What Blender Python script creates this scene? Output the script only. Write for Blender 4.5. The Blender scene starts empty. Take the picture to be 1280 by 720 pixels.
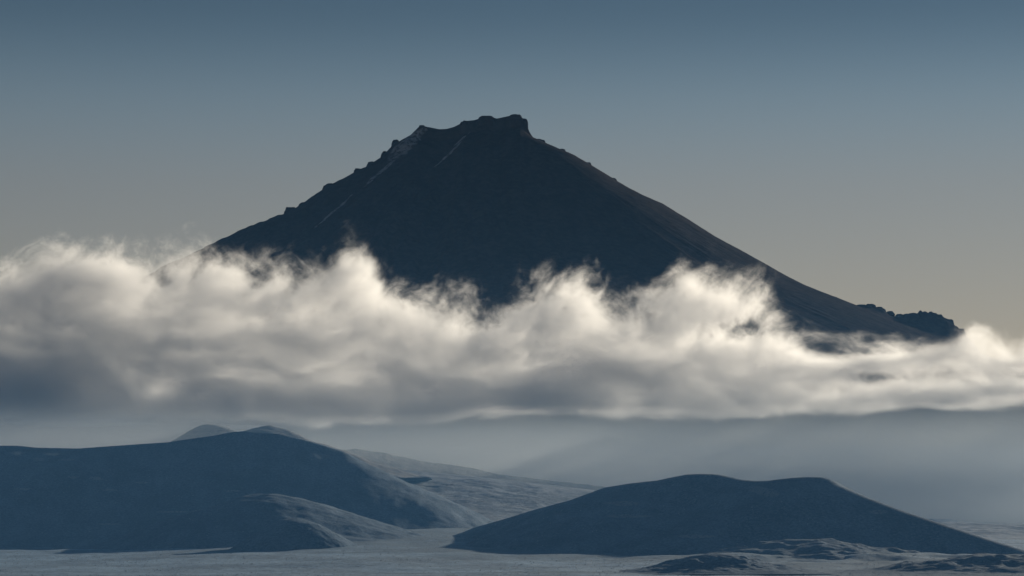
import bpy, math
import numpy as np
from mathutils import Vector

# ------------------------------------------------------------------ camera, sky, sun, exposure
SC = bpy.context.scene
COL = SC.collection
F_PX = 3011.0                      # focal length in pixels of the 1280-wide photograph (a long lens, 24 degrees)
HORIZON = 645.0                    # picture row of the horizon
CAM_Z = 60.0
PITCH = math.atan((HORIZON - 360.0) / F_PX)
cam_data = bpy.data.cameras.new('camera')
cam_data.sensor_width = 36.0
cam_data.lens = 36.0 * F_PX / 1280.0
cam_data.clip_start = 1.0
cam_data.clip_end = 200000.0
cam = bpy.data.objects.new('camera', cam_data)
COL.objects.link(cam)
cam.location = (0, 0, CAM_Z)
cam.rotation_euler = (math.pi / 2 + PITCH, 0, 0)
SC.camera = cam

SUN_AZ = math.radians(36.0)        # to the right of straight ahead
SUN_EL = math.radians(12.0)
world = bpy.data.worlds.new('World')
SC.world = world
world.use_nodes = True
wn = world.node_tree
sky = wn.nodes.new('ShaderNodeTexSky')
sky.sky_type = 'NISHITA'
sky.sun_disc = False
sky.sun_elevation = SUN_EL
sky.sun_rotation = SUN_AZ
sky.altitude = 800.0
sky.air_density = 1.0
sky.dust_density = 0.0
sky.ozone_density = 2.0
# dusty warm air low over the horizon, deeper blue above, the same all the way round
wtc = wn.nodes.new('ShaderNodeTexCoord')
wsep = wn.nodes.new('ShaderNodeSeparateXYZ')
wramp = wn.nodes.new('ShaderNodeValToRGB')
wmul = wn.nodes.new('ShaderNodeMix')
wmul.data_type, wmul.blend_type = 'RGBA', 'MULTIPLY'
wmul.inputs[0].default_value = 1.0
wn.links.new(wtc.outputs['Generated'], wsep.inputs[0])
wn.links.new(wsep.outputs[2], wramp.inputs[0])
SKY_RAMP = [(0.0, (1.32, 0.85, 0.65)), (0.07, (1.38, 0.88, 0.68)), (0.135, (1.42, 0.94, 0.74)), (0.172, (1.15, 0.98, 0.86)), (0.205, (0.56, 0.57, 0.56)), (0.25, (0.48, 0.50, 0.50)), (0.32, (0.50, 0.52, 0.54))]
wramp.color_ramp.interpolation = 'B_SPLINE'
wel = wramp.color_ramp.elements
while len(wel) < len(SKY_RAMP):
    wel.new(0.5)
for e, (p, c) in zip(wel, SKY_RAMP):
    e.position, e.color = p, (*(v * 0.5 for v in c), 1.0)      # halved here, doubled in the strength
wn.links.new(sky.outputs[0], wmul.inputs[6])
wn.links.new(wramp.outputs[0], wmul.inputs[7])
wn.links.new(wmul.outputs[2], wn.nodes['Background'].inputs['Color'])
wn.nodes['Background'].inputs['Strength'].default_value = 0.10

sun_data = bpy.data.lights.new('sun', 'SUN')
sun_data.energy = 5.0
sun_data.angle = math.radians(0.5)
sun_data.color = (1.0, 0.885, 0.71)
sun = bpy.data.objects.new('sun', sun_data)
COL.objects.link(sun)
to_sun = Vector((math.sin(SUN_AZ) * math.cos(SUN_EL), math.cos(SUN_AZ) * math.cos(SUN_EL), math.sin(SUN_EL)))
sun.rotation_euler = to_sun.to_track_quat('Z', 'Y').to_euler()
sun.location = (3000, 1000, 3000)

SC.view_settings.view_transform = 'Standard'
SC.view_settings.look = 'None'
SC.view_settings.exposure = 0.0
SC.view_settings.gamma = 1.0
SC.cycles.use_denoising = True
SC.cycles.use_adaptive_sampling = True
SC.cycles.adaptive_threshold = 0.02
SC.cycles.max_bounces = 12
SC.cycles.volume_bounces = 10
SC.cycles.diffuse_bounces = 2
SC.cycles.volume_step_rate = 1.5
SC.cycles.volume_max_steps = 512

# ------------------------------------------------------------------ helpers
RNG = np.random.default_rng(7)


def at(x, y, Y):
    """World X and Z of the point that stands at distance Y and shows at picture position x, y of the photograph."""
    dx, dy = (np.asarray(x, float) - 640) / F_PX, (360 - np.asarray(y, float)) / F_PX
    c, s = math.cos(PITCH), math.sin(PITCH)
    t = Y / (c - dy * s)
    return dx * t, CAM_Z + (s + dy * c) * t


def outline(pts, Y):
    p = np.array(pts, float)
    return at(p[:, 0], p[:, 1], Y)


def _hash(ix, iy, seed):
    h = (ix.astype(np.int64) * 374761393 + iy.astype(np.int64) * 668265263 + seed * 1442695041) & 0xFFFFFFFF
    h = ((h ^ (h >> 13)) * 1274126177) & 0xFFFFFFFF
    h = (h ^ (h >> 16)) & 0xFFFFFFFF
    return h / 4294967295.0


def vnoise(x, y, seed=0):
    ix, iy = np.floor(x), np.floor(y)
    fx, fy = x - ix, y - iy
    ux, uy = fx * fx * fx * (fx * (fx * 6 - 15) + 10), fy * fy * fy * (fy * (fy * 6 - 15) + 10)
    a, b = _hash(ix, iy, seed), _hash(ix + 1, iy, seed)
    c, d = _hash(ix, iy + 1, seed), _hash(ix + 1, iy + 1, seed)
    return ((a + (b - a) * ux) * (1 - uy) + (c + (d - c) * ux) * uy) * 2 - 1


def fbm(x, y, octaves=5, seed=0, gain=0.5, ridged=False):
    out, amp, tot = 0.0, 1.0, 0.0
    for k in range(octaves):
        n = vnoise(x * 2 ** k + 17.3 * k, y * 2 ** k - 9.1 * k, seed + k)
        if ridged:
            n = 1 - 2 * np.abs(n)
        out = out + n * amp
        tot += amp
        amp *= gain
    return out / tot


def sstep(a, b, x):
    t = np.clip((x - a) / (b - a), 0, 1)
    return t * t * (3 - 2 * t)


def tag(o, label=None, cat=None, kind=None, group=None):
    for k, v in (('label', label), ('category', cat), ('kind', kind), ('group', group)):
        if v:
            o[k] = v
    return o


def grid_mesh(name, X, Y, Z, mat, parent=None, smooth=True):
    n, m = X.shape
    co = np.stack([X, Y, Z], -1).reshape(-1, 3)
    idx = np.arange(n * m).reshape(n, m)
    q = np.stack([idx[:-1, :-1], idx[:-1, 1:], idx[1:, 1:], idx[1:, :-1]], -1).reshape(-1, 4)
    me = bpy.data.meshes.new(name)
    me.vertices.add(len(co))
    me.vertices.foreach_set('co', co.ravel().astype(np.float32))
    me.loops.add(q.size)
    me.loops.foreach_set('vertex_index', q.ravel().astype(np.int32))
    me.polygons.add(len(q))
    me.polygons.foreach_set('loop_start', (np.arange(len(q)) * 4).astype(np.int32))
    me.update(calc_edges=True)
    me.polygons.foreach_set('use_smooth', np.full(len(q), smooth))
    me.materials.append(mat)
    o = bpy.data.objects.new(name, me)
    COL.objects.link(o)
    o.parent = parent
    return o


# ------------------------------------------------------------------ materials
class NT:
    """A small wrapper that writes node trees as arithmetic."""

    def __init__(self, tree):
        self.t = tree

    def node(self, kind, ins=None, **props):
        n = self.t.nodes.new(kind)
        for k, v in props.items():
            setattr(n, k, v)
        for k, v in (ins or {}).items():
            self.put(n.inputs[k], v)
        return n

    def put(self, sock, v):
        if isinstance(v, V):
            self.t.links.new(v.s, sock)
        elif isinstance(v, bpy.types.NodeSocket):
            self.t.links.new(v, sock)
        else:
            sock.default_value = v

    def math(self, op, *a):
        n = self.t.nodes.new('ShaderNodeMath')
        n.operation = op
        for i, v in enumerate(a):
            self.put(n.inputs[i], v)
        return V(self, n.outputs[0])

    def vec(self, x, y, z):
        n = self.node('ShaderNodeCombineXYZ', {0: x, 1: y, 2: z})
        return n.outputs[0]

    def xyz(self, sock):
        n = self.t.nodes.new('ShaderNodeSeparateXYZ')
        self.t.links.new(sock, n.inputs[0])
        return [V(self, s) for s in n.outputs]

    def noise(self, vec, scale, detail=4.0, rough=0.5, lac=2.0):
        n = self.node('ShaderNodeTexNoise', {'Vector': vec, 'Scale': scale, 'Detail': detail, 'Roughness': rough, 'Lacunarity': lac})
        return V(self, n.outputs[0])

    def smooth(self, x, a, b, lo=0.0, hi=1.0):
        n = self.node('ShaderNodeMapRange', {0: x, 1: a, 2: b, 3: lo, 4: hi}, interpolation_type='SMOOTHSTEP')
        return V(self, n.outputs[0])

    def mix(self, f, a, b):
        n = self.t.nodes.new('ShaderNodeMix')
        n.data_type = 'RGBA'
        self.put(n.inputs[0], f)
        self.put(n.inputs[6], a)
        self.put(n.inputs[7], b)
        return n.outputs[2]


class V:
    def __init__(self, nt, s):
        self.n, self.s = nt, s

    def __add__(self, o): return self.n.math('ADD', self, o)
    def __radd__(self, o): return self.n.math('ADD', o, self)
    def __sub__(self, o): return self.n.math('SUBTRACT', self, o)
    def __rsub__(self, o): return self.n.math('SUBTRACT', o, self)
    def __mul__(self, o): return self.n.math('MULTIPLY', self, o)
    def __rmul__(self, o): return self.n.math('MULTIPLY', o, self)
    def __truediv__(self, o): return self.n.math('DIVIDE', self, o)
    def min(self, o): return self.n.math('MINIMUM', self, o)
    def max(self, o): return self.n.math('MAXIMUM', self, o)
    def smin(self, o, k): return self.n.math('SMOOTH_MIN', self, o, k)
    def abs(self): return self.n.math('ABSOLUTE', self)
    def exp(self): return self.n.math('EXPONENT', self)
    def pow(self, o): return self.n.math('POWER', self, o)
    def clamp(self): return self.n.math('MULTIPLY_ADD', self, 1.0, 0.0).max(0.0).min(1.0)


def rgb(*c):
    return (*c, 1.0)


def terrain_mat(name, dark, pale, patch_scale, speckle, cover=0.5, bump=0.5, bump_scale=0.3, patches=(), patch_col=None, sheen=0.12, streak=0.0, plan=False):
    m = bpy.data.materials.new(name)
    m.use_nodes = True
    nt = NT(m.node_tree)
    b = m.node_tree.nodes['Principled BSDF']
    b.inputs['Roughness'].default_value = 0.95
    b.inputs['Specular IOR Level'].default_value = sheen
    pos = nt.node('ShaderNodeNewGeometry').outputs['Position']
    big = nt.noise(pos, patch_scale, 6.0, 0.6)
    if streak:                                     # scree and ash bands drawn out down the slope
        sx, sy, sz = nt.xyz(pos)
        big = big * (1 - streak) + nt.noise(nt.vec(sx, sy * 0.4, sz * 0.12), patch_scale * 3.0, 5.0, 0.6) * streak
    fine = nt.noise(pos, speckle, 3.0, 0.65)
    f = nt.smooth(big * 0.55 + fine * 0.45, cover - 0.13, cover + 0.13)
    col = nt.mix(f, rgb(*dark), rgb(*pale))
    if patches:
        x, y, z = nt.xyz(pos)
        if plan:                                   # patches laid out on the ground plan
            z = y
        w = nt.noise(pos, 0.012 if plan else 0.02, 5.0, 0.6)
        acc = None
        for (px, pz, rx, rz, tilt) in patches:
            u = (x - px) + (z - pz) * tilt
            d = (u * (1 / rx)).pow(2.0) + ((z - pz) * (1 / rz)).pow(2.0)
            p = nt.smooth(d + (w - 0.5) * 3.0, 1.7 if plan else 1.3, 0.1 if plan else 0.3)
            acc = p if acc is None else acc.max(p)
        col = nt.mix(acc * (nt.smooth(fine, 0.35, 0.6, 0.5, 0.95) if plan else nt.smooth(fine, 0.3, 0.6)), col, rgb(*patch_col))
    nt.put(b.inputs['Base Color'], col)
    bn = nt.node('ShaderNodeBump', {'Strength': bump, 'Distance': 1.0 / bump_scale * 0.3,
                                    'Height': nt.noise(pos, bump_scale, 5.0, 0.6)})
    m.node_tree.links.new(bn.outputs[0], b.inputs['Normal'])
    return m


# ------------------------------------------------------------------ terrain shapes
def stadium(X, Y, Xa, Xb, Y0, crest, prof_l, prof_r, k=1.0):
    """Height of a hill whose crest runs along X from Xa to Xb at distance Y0; prof_l and prof_r give the share of
    the crest height left at a distance R from the crest, on the left and the right side."""
    cx = np.clip(X, Xa, Xb)
    dx, dy = X - cx, (Y - Y0) * k
    R = np.sqrt(dx * dx + dy * dy)
    w = 0.5 + 0.5 * dx / np.maximum(R, 1e-6)
    w = w * w * (3 - 2 * w)
    return crest(cx) * ((1 - w) * prof_l(R) + w * prof_r(R)), R


def profile(dist, height):
    d, h = np.array(dist, float), np.array(height, float)
    h = h / h[0]
    return lambda R: np.interp(R, d, h)


def plain(X, Y):
    near = 57.8 * (1 - sstep(8, 600, np.sqrt(X * X + Y * Y)))
    ramp = 50 * np.clip((Y - 2650) / 2050.0, 0, 1) ** 0.95 * (0.25 + 0.75 * np.exp(-((X + 110) / np.where(X < -110, 330.0, 300.0)) ** 2))
    lumps = 3.6 * fbm(X / 210, Y / 260, 4, 3) + 1.0 * fbm(X / 40, Y / 50, 4, 11)
    right = 9 * np.exp(-((X - 420) / 260) ** 2 - ((Y - 3000) / 210) ** 2) * (1 + fbm(X / 90, Y / 90, 4, 31))
    return near + ramp + (lumps + right) * sstep(600, 1800, Y)


# the ground: one sheet of rings round the camera, out past the horizon
M_PLAIN = terrain_mat('pumice_plain', (0.085, 0.14, 0.20), (0.24, 0.37, 0.50), 0.006, 0.09, 0.5, 0.6, 0.25,
                      [(-130, 3850, 230, 620, 0.0), (290, 3250, 520, 330, 0.35), (-900, 3900, 560, 170, 0.0), (-330, 3380, 150, 120, 0.0), (560, 2750, 330, 260, 0.0), (40, 2560, 160, 60, 0.0)],
                      (0.075, 0.13, 0.18), sheen=0.25, plan=True)
ang = np.concatenate([np.linspace(-180, -20, 40)[:-1], np.linspace(-20, 20, 420), np.linspace(20, 180, 40)[1:]])
rad = np.concatenate([np.geomspace(4, 1800, 60)[:-1], np.linspace(1800, 5200, 420)[:-1], np.geomspace(5200, 90000, 60)])
A, R = np.meshgrid(np.radians(ang), rad)
GX, GY = R * np.sin(A), R * np.cos(A)
tag(grid_mesh('ground', GX, GY, plain(GX, GY), M_PLAIN), 'pale speckled pumice plain in front of the dark hills', kind='structure')


def hill_grid(x0, x1, nx, y0, y1, ny):
    return np.meshgrid(np.linspace(x0, x1, nx), np.linspace(y0, y1, ny))


M_ASH = terrain_mat('dark_ash', (0.034, 0.074, 0.12), (0.16, 0.22, 0.29), 0.01, 0.25, 0.52, 0.6, 0.3, [(*at(a, b, 4250), c, d, t) for a, b, c, d, t in ((32, 572, 13, 4, 1.0), (85, 596, 11, 3, 1.0), (116, 598, 12, 4, 1.2), (135, 612, 16, 3, 1.0), (28, 611, 18, 2.5, 0), (175, 603, 12, 2, 0), (292, 614, 14, 2, 0), (70, 573, 16, 2, 0), (225, 640, 30, 2, 0), (150, 655, 22, 2, 0))], (0.24, 0.26, 0.29), streak=0.4)  # pale pumice patches, some painted in place of bumps that catch the sun

# the long hill
Y1 = 4450.0
sk = [(-420, 575), (-200, 566), (0, 556), (23, 556), (47, 558.5), (99, 559.5), (125, 557.5), (175, 554), (210, 551.7), (233, 548), (267, 543.5), (290, 539), (303, 537.7), (312, 538.2), (321, 539.5), (350, 541.5), (378, 548), (405, 555.5), (425, 562)]
cx, cz = outline(sk, Y1)
rx, rz = outline([(425, 562), (431, 564.5), (466, 581), (507, 600.5), (547, 619), (582, 635), (614, 652), (650, 668), (700, 684), (770, 695), (860, 702)], Y1)
prof1 = profile(rx - rx[0], np.maximum(rz, 0) + 2)
lx = (rx - rx[0])
X, Y = hill_grid(-2200, 420, 560, 3550, 5500, 420)
Z, Rr = stadium(X, Y, cx[0], cx[-1], Y1, lambda c: np.interp(c, cx, cz) + 2, prof1, prof1, 0.95)
rough = sstep(0, 60, Rr)
Z += rough * (7 * fbm(X / 190, Y / 190, 5, 41) + 2.0 * fbm(X / 34, Y / 34, 4, 47) + 1.3 * fbm(X / 38 + 0.4 * fbm(X / 90, Y / 90, 2, 49), Y / 240, 3, 48, 0.5, True)) * sstep(0, 10, Z)
bx, bz = at(95, 597, Y1)
Z += 16 * np.exp(-((X - bx) / 190) ** 2 - ((Y - 4330) / 90) ** 2) * rough
Z = Z - 3
SURF = [(X[0], Y[:, 0], Z)]
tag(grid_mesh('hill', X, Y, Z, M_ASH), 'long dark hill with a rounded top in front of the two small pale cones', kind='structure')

M_APRON = terrain_mat('ash_apron', (0.055, 0.095, 0.14), (0.14, 0.19, 0.25), 0.008, 0.25, 0.5, 0.6, 0.3, sheen=0.2)
# the low spur and the small mound in front of it
def cone(name, label, xc, yc, pts_l, pts_r, Yd, mat, n=200, ext=None, k=1.0, amp=2.0, seed=5, sink=3.0):
    Xc, Zc = at(xc, yc, Yd)
    lx, lz = outline([(xc, yc)] + pts_l, Yd)
    rx, rz = outline([(xc, yc)] + pts_r, Yd)
    pl = profile(Xc - lx, np.maximum(lz, 0) + sink)
    pr = profile(rx - Xc, np.maximum(rz, 0) + sink)
    e = max(Xc - lx[-1], rx[-1] - Xc)
    X, Y = hill_grid(lx[-1] - 5, rx[-1] + 5, n, Yd - e / k, Yd + e / k, n)
    Z, Rr = stadium(X, Y, Xc, Xc, Yd, lambda c: Zc + sink + c * 0, pl, pr, k)
    Z += sstep(0, 40, Rr) * amp * fbm(X / (e * 0.15), Y / (e * 0.15), 6, seed) * sstep(0, 15, Z)
    SURF.append((X[0], Y[:, 0], Z - sink))
    return tag(grid_mesh(name, X, Y, Z - sink, mat), label, kind='structure')


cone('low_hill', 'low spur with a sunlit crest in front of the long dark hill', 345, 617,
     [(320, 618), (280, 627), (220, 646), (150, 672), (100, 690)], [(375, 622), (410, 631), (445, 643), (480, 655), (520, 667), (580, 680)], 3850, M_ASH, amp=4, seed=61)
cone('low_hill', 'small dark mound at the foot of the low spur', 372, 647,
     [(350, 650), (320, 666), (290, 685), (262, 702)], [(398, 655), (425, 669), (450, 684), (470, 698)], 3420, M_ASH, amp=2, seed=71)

# the hill with two summits
Y2 = 3700.0
SK2 = np.array([(570, 682), (585, 668), (600, 658), (632, 649), (674, 636), (717, 624.5), (759, 609), (790, 604), (823, 600.5), (842, 596.5), (860, 593), (875, 592.3), (897, 593), (912, 596), (929, 599.5), (945, 601), (961, 600.8), (975, 599), (993, 597), (1010, 596), (1028, 596.5), (1036, 599), (1046, 606), (1083, 622), (1131, 640), (1184, 657.5), (1237, 675), (1280, 688), (1340, 704), (1400, 717)])
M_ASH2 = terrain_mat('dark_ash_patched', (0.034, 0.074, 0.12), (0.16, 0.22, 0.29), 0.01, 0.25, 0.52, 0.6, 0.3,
                     [(*at(935, 615, 3610), 16, 9, 1.1), (*at(772, 630, 3650), 28, 4, 1.5), (*at(776, 645, 3600), 34, 2.5, 0.0), (*at(850, 668, 3560), 30, 2.5, 0.0), (*at(1075, 640, 3500), 14, 3, -1.0)], (0.25, 0.26, 0.28), streak=0.4)  # the patch in the notch is a sunlit spot painted into the colour
ex, _ = at(SK2[[0, -1], 0], SK2[[0, -1], 1], np.array([3900.0, 3120.0]))
A0, B0 = np.array([ex[0], 3900.0]), np.array([ex[1], 3120.0])          # the crest comes nearer towards the right
Lk = np.hypot(*(B0 - A0))
ud = (B0 - A0) / Lk
slope = at(SK2[:, 0], SK2[:, 1], 1.0)[0]                                # X per metre of distance
sk_t = (slope * A0[1] - A0[0]) / (ud[0] - slope * ud[1])
YK = A0[1] + sk_t * ud[1]
kx, kz = at(SK2[:, 0], SK2[:, 1], YK)
X, Y = hill_grid(kx[0] - 60, kx[-1] + 60, 580, 2550, 4400, 460)
tt = np.clip((X - A0[0]) * ud[0] + (Y - A0[1]) * ud[1], 0, Lk)
Rr = np.hypot(X - A0[0] - tt * ud[0], Y - A0[1] - tt * ud[1])
Hk = np.maximum(np.interp(tt, sk_t, kz), 0) + 4
R2 = np.sqrt(Rr ** 2 + 12 ** 2) - 12
Z = Hk * np.clip(1 - R2 / (Hk * 3.9 + 40), 0, 1) ** 1.5
Z += sstep(0, 90, Rr) * (8 * fbm(X / 190, Y / 190, 5, 81) + 2.0 * fbm(X / 30, Y / 30, 4, 85) + 3.5 * fbm((X + 0.5 * Y) / 34, (Y - 0.5 * X) / 220, 3, 86, 0.5, True)) * sstep(0, 9, Z)
nx_, _ = at(935, 610, Y2)
Z -= 6 * np.exp(-((X - nx_) / 30) ** 2 - ((Y - (Y2 - 110)) / 50) ** 2)
SURF.append((X[0], Y[:, 0], Z - 4))
tag(grid_mesh('hill', X, Y, Z - 4, M_ASH2), 'dark hill with two rounded summits and a notch between them', kind='structure')

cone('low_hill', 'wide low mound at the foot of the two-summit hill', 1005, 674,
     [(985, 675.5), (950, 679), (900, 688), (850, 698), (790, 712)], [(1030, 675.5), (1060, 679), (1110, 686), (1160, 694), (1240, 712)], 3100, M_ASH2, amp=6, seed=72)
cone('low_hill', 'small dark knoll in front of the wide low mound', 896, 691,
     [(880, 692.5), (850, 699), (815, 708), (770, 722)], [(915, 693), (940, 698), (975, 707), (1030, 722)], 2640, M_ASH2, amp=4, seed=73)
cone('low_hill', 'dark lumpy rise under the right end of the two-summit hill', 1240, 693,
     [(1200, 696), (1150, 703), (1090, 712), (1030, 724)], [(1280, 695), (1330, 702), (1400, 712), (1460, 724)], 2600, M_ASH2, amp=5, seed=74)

# lava field, sloping up towards the volcano, and the rugged ridge above it
M_LAVA = terrain_mat('lava_field', (0.05, 0.075, 0.105), (0.25, 0.29, 0.34), 0.0035, 0.03, 0.52, 0.8, 0.08, sheen=0.3)
fx, fz = outline([(150, 592), (400, 584), (483, 586), (530, 589), (562, 592.5), (612, 597), (693, 606), (740, 612), (900, 632), (1100, 652), (1300, 655)], 6000)
X, Y = hill_grid(-1500, 2200, 480, 4750, 6700, 360)
top = np.interp(X, fx, fz)
t = sstep(4750, 6000, Y) * 0.35 + 0.65 * np.clip((Y - 4750) / 1250, 0, 1)
Z = plain(X, np.minimum(Y, 4750)) * (1 - t) + top * t - np.maximum(Y - 6000, 0) * 0.12
Z += (5.5 * fbm(X / 110, Y / 150, 6, 91, 0.6, True) + 4) * sstep(4750, 5300, Y) * (1 - sstep(5700, 5970, Y) * 0.75)
tag(grid_mesh('lava_field', X, Y, Z - 2, M_LAVA), 'mottled grey lava field sloping up between the two dark hills', kind='structure')

M_RIDGE = terrain_mat('ridge_rock', (0.07, 0.072, 0.075), (0.16, 0.16, 0.16), 0.006, 0.06, 0.55, 0.8, 0.1)
gx, gz = outline([(-300, 585), (200, 572), (390, 560), (431, 562), (448, 561), (466, 565), (483, 567), (495, 570), (518, 575), (536, 578), (559, 581), (577, 583), (600, 588), (620, 593), (655, 597.5), (693, 602), (755, 608.5), (850, 626), (1000, 650), (1150, 662)], 6500)
X, Y = hill_grid(gx[0], gx[-1], 900, 5900, 7300, 200)
d = np.abs(Y - 6500)
Z = np.interp(X, gx, gz) - d * 0.20 + (4 * fbm(X / 45, Y / 45, 5, 101, 0.6, True))
tag(grid_mesh('ridge', X, Y, Z, M_RIDGE), 'rugged far ridge falling to the right behind the lava field', kind='structure')

# ridge far out on the right
dx_, dz_ = outline([(1020, 668), (1100, 655), (1163, 649), (1195, 650), (1230, 653), (1280, 656), (1400, 660), (1500, 668)], 6600)
X, Y = hill_grid(dx_[0], dx_[-1], 400, 5600, 7400, 160)
Z = np.interp(X, dx_, dz_) - np.abs(Y - 6600) * 0.05 + 3 * fbm(X / 60, Y / 90, 5, 111, 0.6, True)
tag(grid_mesh('ridge', X, Y, Z, M_LAVA), 'low hazy ridge at the end of the slope of the two-summit hill', kind='structure')

# the two small cones
M_CONE = terrain_mat('cone_ash', (0.09, 0.10, 0.11), (0.20, 0.20, 0.20), 0.008, 0.1, 0.5, 0.5, 0.3, sheen=0.25)
cone('cinder_cone', 'small hazy cinder cone with a pointed top behind the long hill', 259, 530,
     [(250, 532), (236, 539), (219, 549), (190, 567), (150, 590)], [(266, 531), (274, 533), (292, 538), (312, 545), (350, 562), (420, 590)], 5880, M_CONE, amp=5, seed=121)
cone('cinder_cone', 'broader hazy cinder cone just right of the pointed one', 338, 531.5,
     [(325, 533), (306, 537.5), (280, 547), (220, 575), (180, 590)], [(347, 534), (361, 538.5), (373, 544), (390, 551.5), (410, 557), (431, 563), (470, 578), (540, 600)], 5780, M_CONE, amp=5, seed=131)

# low scrub and tussocks over the plain and the slopes: far too many to count, one mesh
def height(X, Y):
    z = plain(X, Y)
    for xs, ys, Zg in SURF:
        u, v = (X - xs[0]) / (xs[1] - xs[0]), (Y - ys[0]) / (ys[1] - ys[0])
        ok = (u >= 0) & (v >= 0) & (u < len(xs) - 1) & (v < len(ys) - 1)
        i, j = np.clip(u.astype(int), 0, len(xs) - 2), np.clip(v.astype(int), 0, len(ys) - 2)
        a, b = u - i, v - j
        h = (Zg[j, i] * (1 - a) + Zg[j, i + 1] * a) * (1 - b) + (Zg[j + 1, i] * (1 - a) + Zg[j + 1, i + 1] * a) * b
        z = np.where(ok, np.maximum(z, h), z)
    return z


NS = 60000
Ys = np.sqrt(RNG.uniform(2250 ** 2, 4700 ** 2, NS))
Xs = Ys * RNG.uniform(-0.235, 0.235, NS)
keep = fbm(Xs / 60, Ys / 90, 4, 301) + RNG.uniform(-0.6, 0.6, NS) > 0.05
Xs, Ys = Xs[keep], Ys[keep]
Zs = height(Xs, Ys)
NS = len(Xs)
rs = RNG.uniform(0.3, 1.0, NS) ** 2 * 1.3 + 0.25
hs = rs * RNG.uniform(0.35, 0.8, NS)
ph = RNG.uniform(0, 2 * np.pi, NS)
ringa = ph[:, None] + np.linspace(0, 2 * np.pi, 6)[None, :-1]
rj = rs[:, None] * RNG.uniform(0.6, 1.2, (NS, 5))
vx = np.concatenate([Xs[:, None] + np.cos(ringa) * rj, (Xs + RNG.uniform(-0.3, 0.3, NS) * rs)[:, None]], 1)
vy = np.concatenate([Ys[:, None] + np.sin(ringa) * rj, Ys[:, None]], 1)
vz = np.concatenate([np.repeat((Zs - 0.5)[:, None], 5, 1), (Zs + hs)[:, None]], 1)
co = np.stack([vx, vy, vz], -1).reshape(-1, 3)
tri = np.array([[k, (k + 1) % 5, 5] for k in range(5)])
tri = (np.arange(NS)[:, None, None] * 6 + tri[None]).reshape(-1, 3)
me = bpy.data.meshes.new('scrub')
me.vertices.add(len(co))
me.vertices.foreach_set('co', co.ravel().astype(np.float32))
me.loops.add(tri.size)
me.loops.foreach_set('vertex_index', tri.ravel().astype(np.int32))
me.polygons.add(len(tri))
me.polygons.foreach_set('loop_start', (np.arange(len(tri)) * 3).astype(np.int32))
me.update(calc_edges=True)
me.materials.append(terrain_mat('dry_scrub', (0.10, 0.13, 0.16), (0.36, 0.40, 0.42), 0.02, 0.4, 0.5, 0.0, 0.3))
scrub = bpy.data.objects.new('scrub', me)
COL.objects.link(scrub)
tag(scrub, 'low dry scrub speckled over the plain and the hill slopes', kind='stuff')

# ------------------------------------------------------------------ the volcano
YV = 13000.0
M_VOLC = terrain_mat('volcano_rock', (0.044, 0.039, 0.039), (0.072, 0.062, 0.061), 0.004, 0.03, 0.52, 0.35, 0.05,
                     [(*at(507, 178, YV - 200), 55, 110, -0.7), (*at(475, 215, YV - 400), 14, 110, -0.8), (*at(560, 190, YV - 300), 9, 90, -0.8), (*at(575, 172, YV - 200), 8, 50, -0.9), (*at(420, 270, YV - 600), 10, 120, -0.7)], (0.32, 0.32, 0.33), sheen=0.0, streak=0.7)
vcx, vcz = outline([(525, 157), (535, 158.5), (546, 161), (552, 162), (562, 160.5), (572, 157), (580, 151.5), (594, 150), (604, 146.5), (611, 144.6), (617, 148), (627, 148.5), (632, 145), (641, 144.2), (650, 143.6), (655, 147)], YV)
vlx, vlz = outline([(525, 157), (521, 161), (513, 169), (503, 175), (492, 181), (478, 197), (453, 213), (435, 223), (421, 231), (408, 238), (384, 255.5), (371, 264), (352, 278), (336, 284.5), (304, 298.5), (273, 314), (242, 330), (200, 352), (150, 378), (80, 414), (0, 452), (-120, 505), (-300, 560), (-520, 600), (-900, 655)], YV)
vrx, vrz = outline([(655, 147), (660, 159), (664, 171), (673, 175), (689, 182.5), (720, 196.5), (750, 215), (785, 237.5), (812, 252), (832, 261), (865, 282), (900, 305), (930, 322), (965, 342), (990, 357), (1007, 366), (1035, 378), (1065, 390), (1110, 410), (1160, 430), (1230, 458), (1330, 498), (1480, 550), (1700, 605), (2000, 655)], YV)
pvl, pvr = profile(vlx[0] - vlx, vlz), profile(vrx - vrx[0], vrz)
th = np.concatenate([np.linspace(-210, 30, 1000)[:-1], np.linspace(30, 150, 120)])
rr = np.concatenate([np.linspace(0, 300, 60)[:-1], np.linspace(300, 2700, 300)[:-1], np.linspace(2700, 6200, 90)])
T, R0 = np.meshgrid(np.radians(th), rr)
halfw = 0.5 * (vcx[-1] - vcx[0])
midx = 0.5 * (vcx[-1] + vcx[0])
ct, st = np.cos(T), np.sin(T)
X = midx + ct * R0 + np.sign(ct) * np.minimum(halfw, np.abs(ct) * halfw * 1.0) * sstep(0, 60, R0) * 1.0
Y = YV + st * R0
Z, Rr = stadium(X, Y, vcx[0], vcx[-1], YV, lambda c: np.interp(c, vcx, vcz), pvl, pvr, 1.0)
g1 = fbm(np.degrees(T) / 7.0, R0 / 2600, 4, 141, 0.55, True)
g2 = fbm(np.degrees(T) / 1.6, R0 / 700, 4, 151, 0.55, True)
grow = sstep(80, 1500, Rr)
offsky = 0.12 + 0.88 * np.abs(st) ** 0.6
side = 1 - 0.88 * sstep(-0.25, 0.35, ct)
Z += grow * offsky * side * (70 * (g1 - 0.1) + 16 * g2) + sstep(10, 150, Rr) * (1 - 0.75 * sstep(-0.2, 0.4, ct)) * 8 * fbm(X / 55, (Y + Z) / 55, 4, 161)
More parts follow.
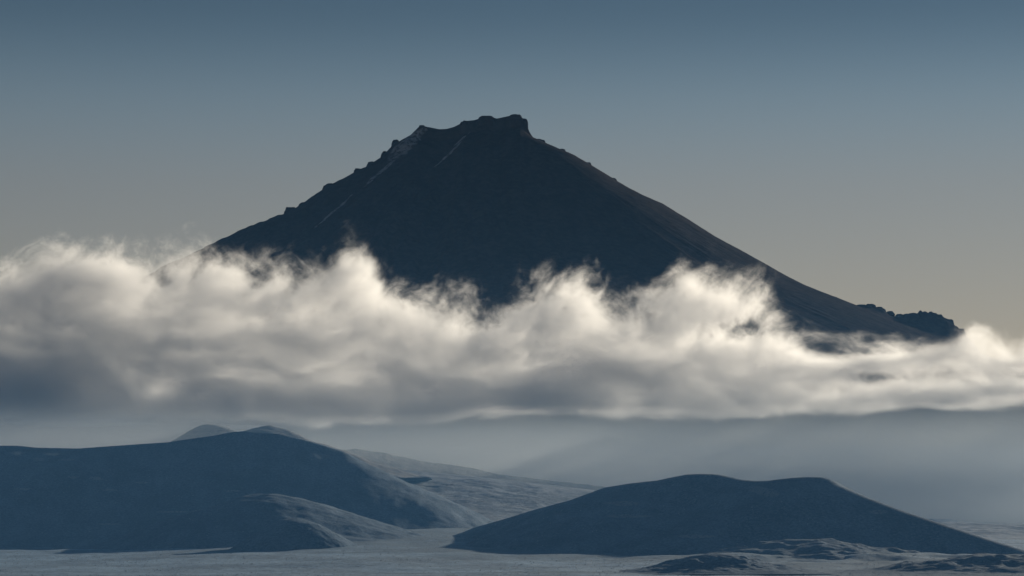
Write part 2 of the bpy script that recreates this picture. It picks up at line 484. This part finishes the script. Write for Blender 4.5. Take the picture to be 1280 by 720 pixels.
kx2, kz2 = outline([(1040, 381), (1065, 387), (1073, 384), (1085, 383), (1100, 387), (1110, 394), (1127, 397), (1133, 394), (1145, 393), (1165, 393), (1180, 398), (1195, 410), (1208, 421), (1222, 445), (1240, 470)], YV)
bump = np.where((X > kx2[0]) & (X < kx2[-1]), np.maximum(np.interp(X, kx2, kz2) - np.interp(X - vrx[0], vrx - vrx[0], vrz), 0), 0)
Z += bump * np.exp(-((Y - YV) / 260) ** 2) * (1 + 0.25 * fbm(X / 60, Y / 60, 4, 171))
volcano = tag(grid_mesh('volcano', X, Y, Z, M_VOLC), 'dark volcano with a jagged flat summit rising above the cloud bank', kind='structure')

# rock outcrops on the skyline: picture position of the top, width and height in pixels, lean
def outcrop(x, y, w, h, lean, seed):
    px = YV / F_PX
    cx, cz = at(x, y, YV)
    n, m = 40, 28
    T, P = np.meshgrid(np.linspace(0, 2 * np.pi, n), np.linspace(0.02, np.pi * 0.62, m))
    ux, uy, uz = np.sin(P) * np.cos(T), np.sin(P) * np.sin(T), np.cos(P)
    sq = np.abs(ux) ** 0.7 * np.sign(ux), np.abs(uy) ** 0.7 * np.sign(uy), np.abs(uz) ** 0.75 * np.sign(uz)
    r = 1 + 0.30 * fbm(ux * 2.6 + seed, uz * 2.6 + uy * 1.9, 5, seed, 0.65) * np.sin(P)
    hx, hz = w * px / 2, h * px
    X, Y, Z = sq[0] * r * hx + uz * lean * hx, sq[1] * r * hx * 1.1, (sq[2] * r - 1) * hz
    for arr in (X, Y, Z):
        arr[:, -1] = arr[:, 0]
    o = grid_mesh('rock_outcrop', cx + X, YV + Y, cz + Z, M_VOLC, volcano)
    return o


for k, a in enumerate([(363, 259, 20, 16, 0.2), (315, 287, 15, 10, 0.3), (411, 229.5, 16, 12, 0.2), (201, 347, 14, 12, 0.3), (437, 221, 14, 8, 0.0),
                       (1076, 380.5, 18, 11, 0.0), (1088, 380, 16, 11, -0.1), (1100, 383.5, 14, 10, -0.2), (1112, 389, 12, 9, 0.0), (1124, 392.5, 12, 9, 0.1), (1133, 392, 10, 8, 0.0), (1048, 378.5, 8, 6, 0.0), (1020, 368, 7, 6, 0.1), (985, 350, 7, 6, 0.0), (958, 335, 8, 6, 0.1), (925, 317, 6, 4, 0.0), (893, 298, 9, 6, 0.1), (868, 281.5, 10, 6, 0.0), (838, 263, 8, 5, 0.1), (812, 249, 12, 6, 0.0), (790, 237.5, 8, 5, 0.1), (766, 222.5, 9, 5, 0.0), (735, 203, 8, 5, 0.1), (702, 186, 10, 5, 0.0), (1138, 393, 14, 8, 0.1), (1164, 391, 18, 10, 0.1), (1184, 399, 16, 12, 0.2), (1199, 411, 14, 12, 0.2), (1007, 361, 3.5, 6, 0.0),
                       (607, 145, 22, 10, 0.0), (643, 143.5, 22, 14, 0.1), (654, 148, 12, 26, 0.2), (527, 156.5, 10, 8, 0.1), (340, 278, 10, 12, 0.2), (352, 271, 9, 13, 0.1), (378, 253, 11, 11, 0.2), (395, 243, 10, 11, 0.2), (402, 238, 8, 11, 0.3), (447, 210.5, 11, 11, 0.2), (463, 202, 10, 10, 0.2), (480, 189, 9, 12, 0.2), (494, 174.5, 10, 11, 0.1), (296, 297, 10, 12, 0.2), (280, 306, 9, 11, 0.1), (260, 316, 9, 12, 0.2), (1112, 392, 9, 6, 0.0), (1152, 391, 8, 5, 0.0), (1174, 393, 8, 6, 0.2), (580, 151, 10, 8, 0.2), (672, 174, 18, 8, 0.1)]):
    outcrop(*a, seed=200 + k)

# ------------------------------------------------------------------ haze and cloud
def box(name, lo, hi, mat):
    v = [(x, y, z) for x in (lo[0], hi[0]) for y in (lo[1], hi[1]) for z in (lo[2], hi[2])]
    f = [(0, 1, 3, 2), (4, 6, 7, 5), (0, 4, 5, 1), (2, 3, 7, 6), (0, 2, 6, 4), (1, 5, 7, 3)]
    me = bpy.data.meshes.new(name)
    me.from_pydata(v, [], f)
    me.update()
    me.materials.append(mat)
    o = bpy.data.objects.new(name, me)
    COL.objects.link(o)
    return o


def cloud_mat(name, color, density, aniso):
    m = bpy.data.materials.new(name)
    m.use_nodes = True
    t = m.node_tree
    t.nodes.remove(t.nodes['Principled BSDF'])
    p = t.nodes.new('ShaderNodeVolumePrincipled')
    p.inputs['Color'].default_value = rgb(*color)
    p.inputs['Density'].default_value = density
    p.inputs['Anisotropy'].default_value = aniso
    t.links.new(p.outputs[0], t.nodes['Material Output'].inputs['Volume'])
    return m


def volume_object(name, lo, hi, res, mat, field):
    """A cloud: a box mesh whose geometry nodes fill it with a grid of density."""
    o = box(name, lo, hi, mat)
    ng = bpy.data.node_groups.new(name, 'GeometryNodeTree')
    ng.interface.new_socket('Geometry', in_out='INPUT', socket_type='NodeSocketGeometry')
    ng.interface.new_socket('Geometry', in_out='OUTPUT', socket_type='NodeSocketGeometry')
    nt = NT(ng)
    out = ng.nodes.new('NodeGroupOutput')
    pos = nt.node('GeometryNodeInputPosition').outputs[0]
    dens = field(nt, pos)
    vc = nt.node('GeometryNodeVolumeCube', {'Density': dens, 'Background': 0.0, 'Min': lo, 'Max': hi,
                                            'Resolution X': res[0], 'Resolution Y': res[1], 'Resolution Z': res[2]})
    sm = nt.node('GeometryNodeSetMaterial', {'Geometry': vc.outputs[0], 'Material': mat})
    ng.links.new(sm.outputs[0], out.inputs[0])
    md = o.modifiers.new(name, 'NODES')
    md.node_group = ng
    return o


def curve(nt, v, pts):
    """Piecewise curve through (in, out) pairs as a field."""
    p = np.array(pts, float)
    x0, x1, y0, y1 = p[0, 0], p[-1, 0], p[:, 1].min() - 1e-3, p[:, 1].max()
    n = nt.node('ShaderNodeFloatCurve', {'Value': (v - x0) * (1 / (x1 - x0))})
    c = n.mapping.curves[0]
    while len(c.points) < len(p):
        c.points.new(0.5, 0.5)
    for q, (a, b) in zip(c.points, p):
        q.location = ((a - x0) / (x1 - x0), (b - y0) / (y1 - y0))
        q.handle_type = 'AUTO_CLAMPED'
    n.mapping.update()
    return V(nt, n.outputs[0]) * (y1 - y0) + y0


YC = 8500.0
CTOP = [(-300, 345), (-100, 350), (0, 352), (40, 345), (70, 330), (110, 326), (160, 330), (205, 340), (250, 330), (290, 330), (330, 348), (380, 344), (420, 326), (455, 318), (472, 345), (500, 372), (560, 382), (620, 392), (670, 372), (712, 350), (745, 368), (800, 382), (845, 360), (885, 348), (915, 362), (945, 376), (975, 398), (1010, 420), (1060, 426), (1110, 424), (1160, 430), (1220, 424), (1280, 428), (1400, 430), (1600, 440)]
CBOT = [(-300, 530), (0, 528), (250, 528), (420, 535), (560, 530), (650, 522), (860, 524), (980, 518), (1060, 512), (1280, 508), (1600, 512)]


def cloud_field(nt, pos):
    x, y, z = nt.xyz(pos)
    tx, tz = outline(CTOP, YC)
    bx, bz = outline(CBOT, YC)
    top = curve(nt, x, list(zip(tx, tz)))
    bot = curve(nt, x, list(zip(bx, bz)))
    # wind-drawn wisps: slow warp, then noise stretched along a rising direction
    w1 = nt.noise(pos, 0.0030, 3.0, 0.5) - 0.5
    w2 = nt.noise(nt.vec(x + 900.0, y, z), 0.0030, 3.0, 0.5) - 0.5
    xs, zs = x + w1 * 300.0, z + w2 * 300.0
    u = xs * 0.75 + zs * 0.66
    v = zs * 0.75 - xs * 0.66
    q = nt.vec(u * 0.62, y * 0.4, v * 1.05)
    n1 = nt.noise(q, 0.0095, 10.0, 0.70) - 0.5
    curl = (nt.noise(nt.vec(xs * 0.9 + w2 * 120.0, y * 0.45, zs), 0.024, 7.0, 0.68) - 0.5).abs() * -2.0 + 0.22
    flat = nt.vec(xs * 0.42 + zs * 0.25, y * 0.4, zs * 1.3)
    n2 = nt.noise(flat, 0.0085, 9.0, 0.66) - 0.5
    hgt = ((z - bot) / (top - bot)).clamp()
    calm = nt.smooth(x, float(at(930, 400, YC)[0]), float(at(1030, 400, YC)[0]))     # the smooth layer on the right
    n = n1 * nt.smooth(hgt, 0.3, 0.8) * (1.0 - calm * 0.75) + n2 * nt.smooth(hgt, 0.95, 0.4).max(calm * 0.8) * nt.smooth(hgt, 0.0, 0.5, 0.6, 0.95)
    s_top = (top + (1.0 - calm) * 8.0 + 2.0 - z) * (1.0 / 110.0)
    s_bot = (z - bot) * (1 / 60.0)
    s_y = ((y - YC).abs() * -1.0 + 290.0 - hgt * 145.0 + nt.smooth(x, 200, -1800) * (1.0 - hgt) * 40.0) * (1 / 120.0)
    ins = s_top.min(s_bot).min(s_y).min(0.75)
    for (px, py, rx, rz, amount) in PUFFS:
        gx, gz = at(px, py, YC)
        g = (((x - gx) * (F_PX / YC / rx)).pow(2.0) + ((z - gz) * (F_PX / YC / rz)).pow(2.0)) * -1.0
        ins = ins + g.exp() * amount
    for (px, py, rx, rz, amount) in STRIPS:         # thin sunlit shelves along the back of the base
        gx, gz = at(px, py, YC + 300.0)
        g = (((x - gx) * (F_PX / YC / rx)).pow(2.0) + ((z - gz) * (F_PX / YC / rz)).pow(2.0)) * -1.0
        ins = ins.max(g.exp() * (amount + 2.0) * nt.smooth(y, YC + 60.0, YC + 220.0) * nt.smooth(y, YC + 450.0, YC + 340.0) - 3.0)
    d = ins + n * 5.4 + curl * 2.4 * nt.smooth(hgt, 0.1, 0.6) * (1.0 - calm * 0.6)
    return nt.smooth(d, 0.05, 2.2) * nt.smooth(z, 315, bz.min() + 15) * (1.0 + (1.0 - hgt) * 0.7)


STRIPS = [(90, 530, 200, 7, 2.6), (300, 534, 130, 5, 2.0), (510, 536, 190, 9, 1.3)]
# thick knots (positive) and tears (negative): picture position, half sizes, amount
PUFFS = [(930, 412, 40, 16, -0.9), (545, 392, 16, 10, -0.35), (207, 352, 12, 12, -0.8), (1222, 408, 24, 18, 0.6), (1120, 405, 70, 14, -0.6), (130, 345, 110, 25, 0.5), (30, 370, 60, 30, 0.4), (130, 440, 220, 45, 0.3), (40, 480, 120, 40, 0.4), (330, 495, 150, 22, 0.3), (620, 490, 160, 22, 0.3), (1130, 505, 90, 12, 0.4), (1100, 455, 40, 12, 0.4), (1150, 470, 90, 12, -0.6)]


x0, _ = at(-260, 400, YC)
x1, _ = at(1540, 400, YC)
M_CLOUD = cloud_mat('cloud', (0.998, 0.998, 0.998), 0.021, 0.5)
cl = volume_object('cloud_bank', (float(x0), 8040, 312), (float(x1), 8960, 1080), (1400, 84, 260), M_CLOUD, cloud_field)
tag(cl, 'bank of wind-torn cloud lit by the sun across the foot of the volcano', kind='stuff')

M_HAZE = cloud_mat('haze', (0.22, 0.54, 1.0), 4.9e-5, 0.0)
tag(box('haze', (-91000, -91000, -14), (91000, 91000, 302), M_HAZE), 'thin blue haze over the plain', kind='stuff')


VEIL = 1.2


def mist_field(nt, pos):
    x, y, z = nt.xyz(pos)
    n = nt.noise(nt.vec(x * 0.5, y * 0.5, z * 1.5), 0.003, 4.0, 0.5)
    lean = nt.smooth(x, 1100, -1100, 0.65, 3.8)
    east = nt.smooth(x, 100, 900)
    side = nt.smooth(x.abs(), 5200, 3600)
    west = nt.smooth(x, -300, -850)
    ground_fog = east * nt.smooth(z, 190, 20) * nt.smooth(y, 6500, 7300) * nt.smooth(y, 9400, 8600)
    veil = nt.smooth(y + west * 550.0, 5600, 7000) * nt.smooth(y, 8100, 7300) * nt.smooth(z + east * 220.0, 60, 160) * nt.smooth(z + east * 110.0, 350, 160)
    low = nt.smooth(y, 7200, 8400) * nt.smooth(y, 9400, 8800) * nt.smooth(z, 540, 330)
    return (veil * VEIL * lean + low * 1.4 + ground_fog * 1.2) * (n + 0.5) * side


M_MIST = cloud_mat('mist', (0.90, 0.95, 0.955), 5.0e-4, 0.2)
tag(volume_object('mist', (-5200, 4800, -12), (5200, 9400, 545), (180, 80, 68), M_MIST, mist_field), 'pale mist under the cloud bank', kind='stuff')
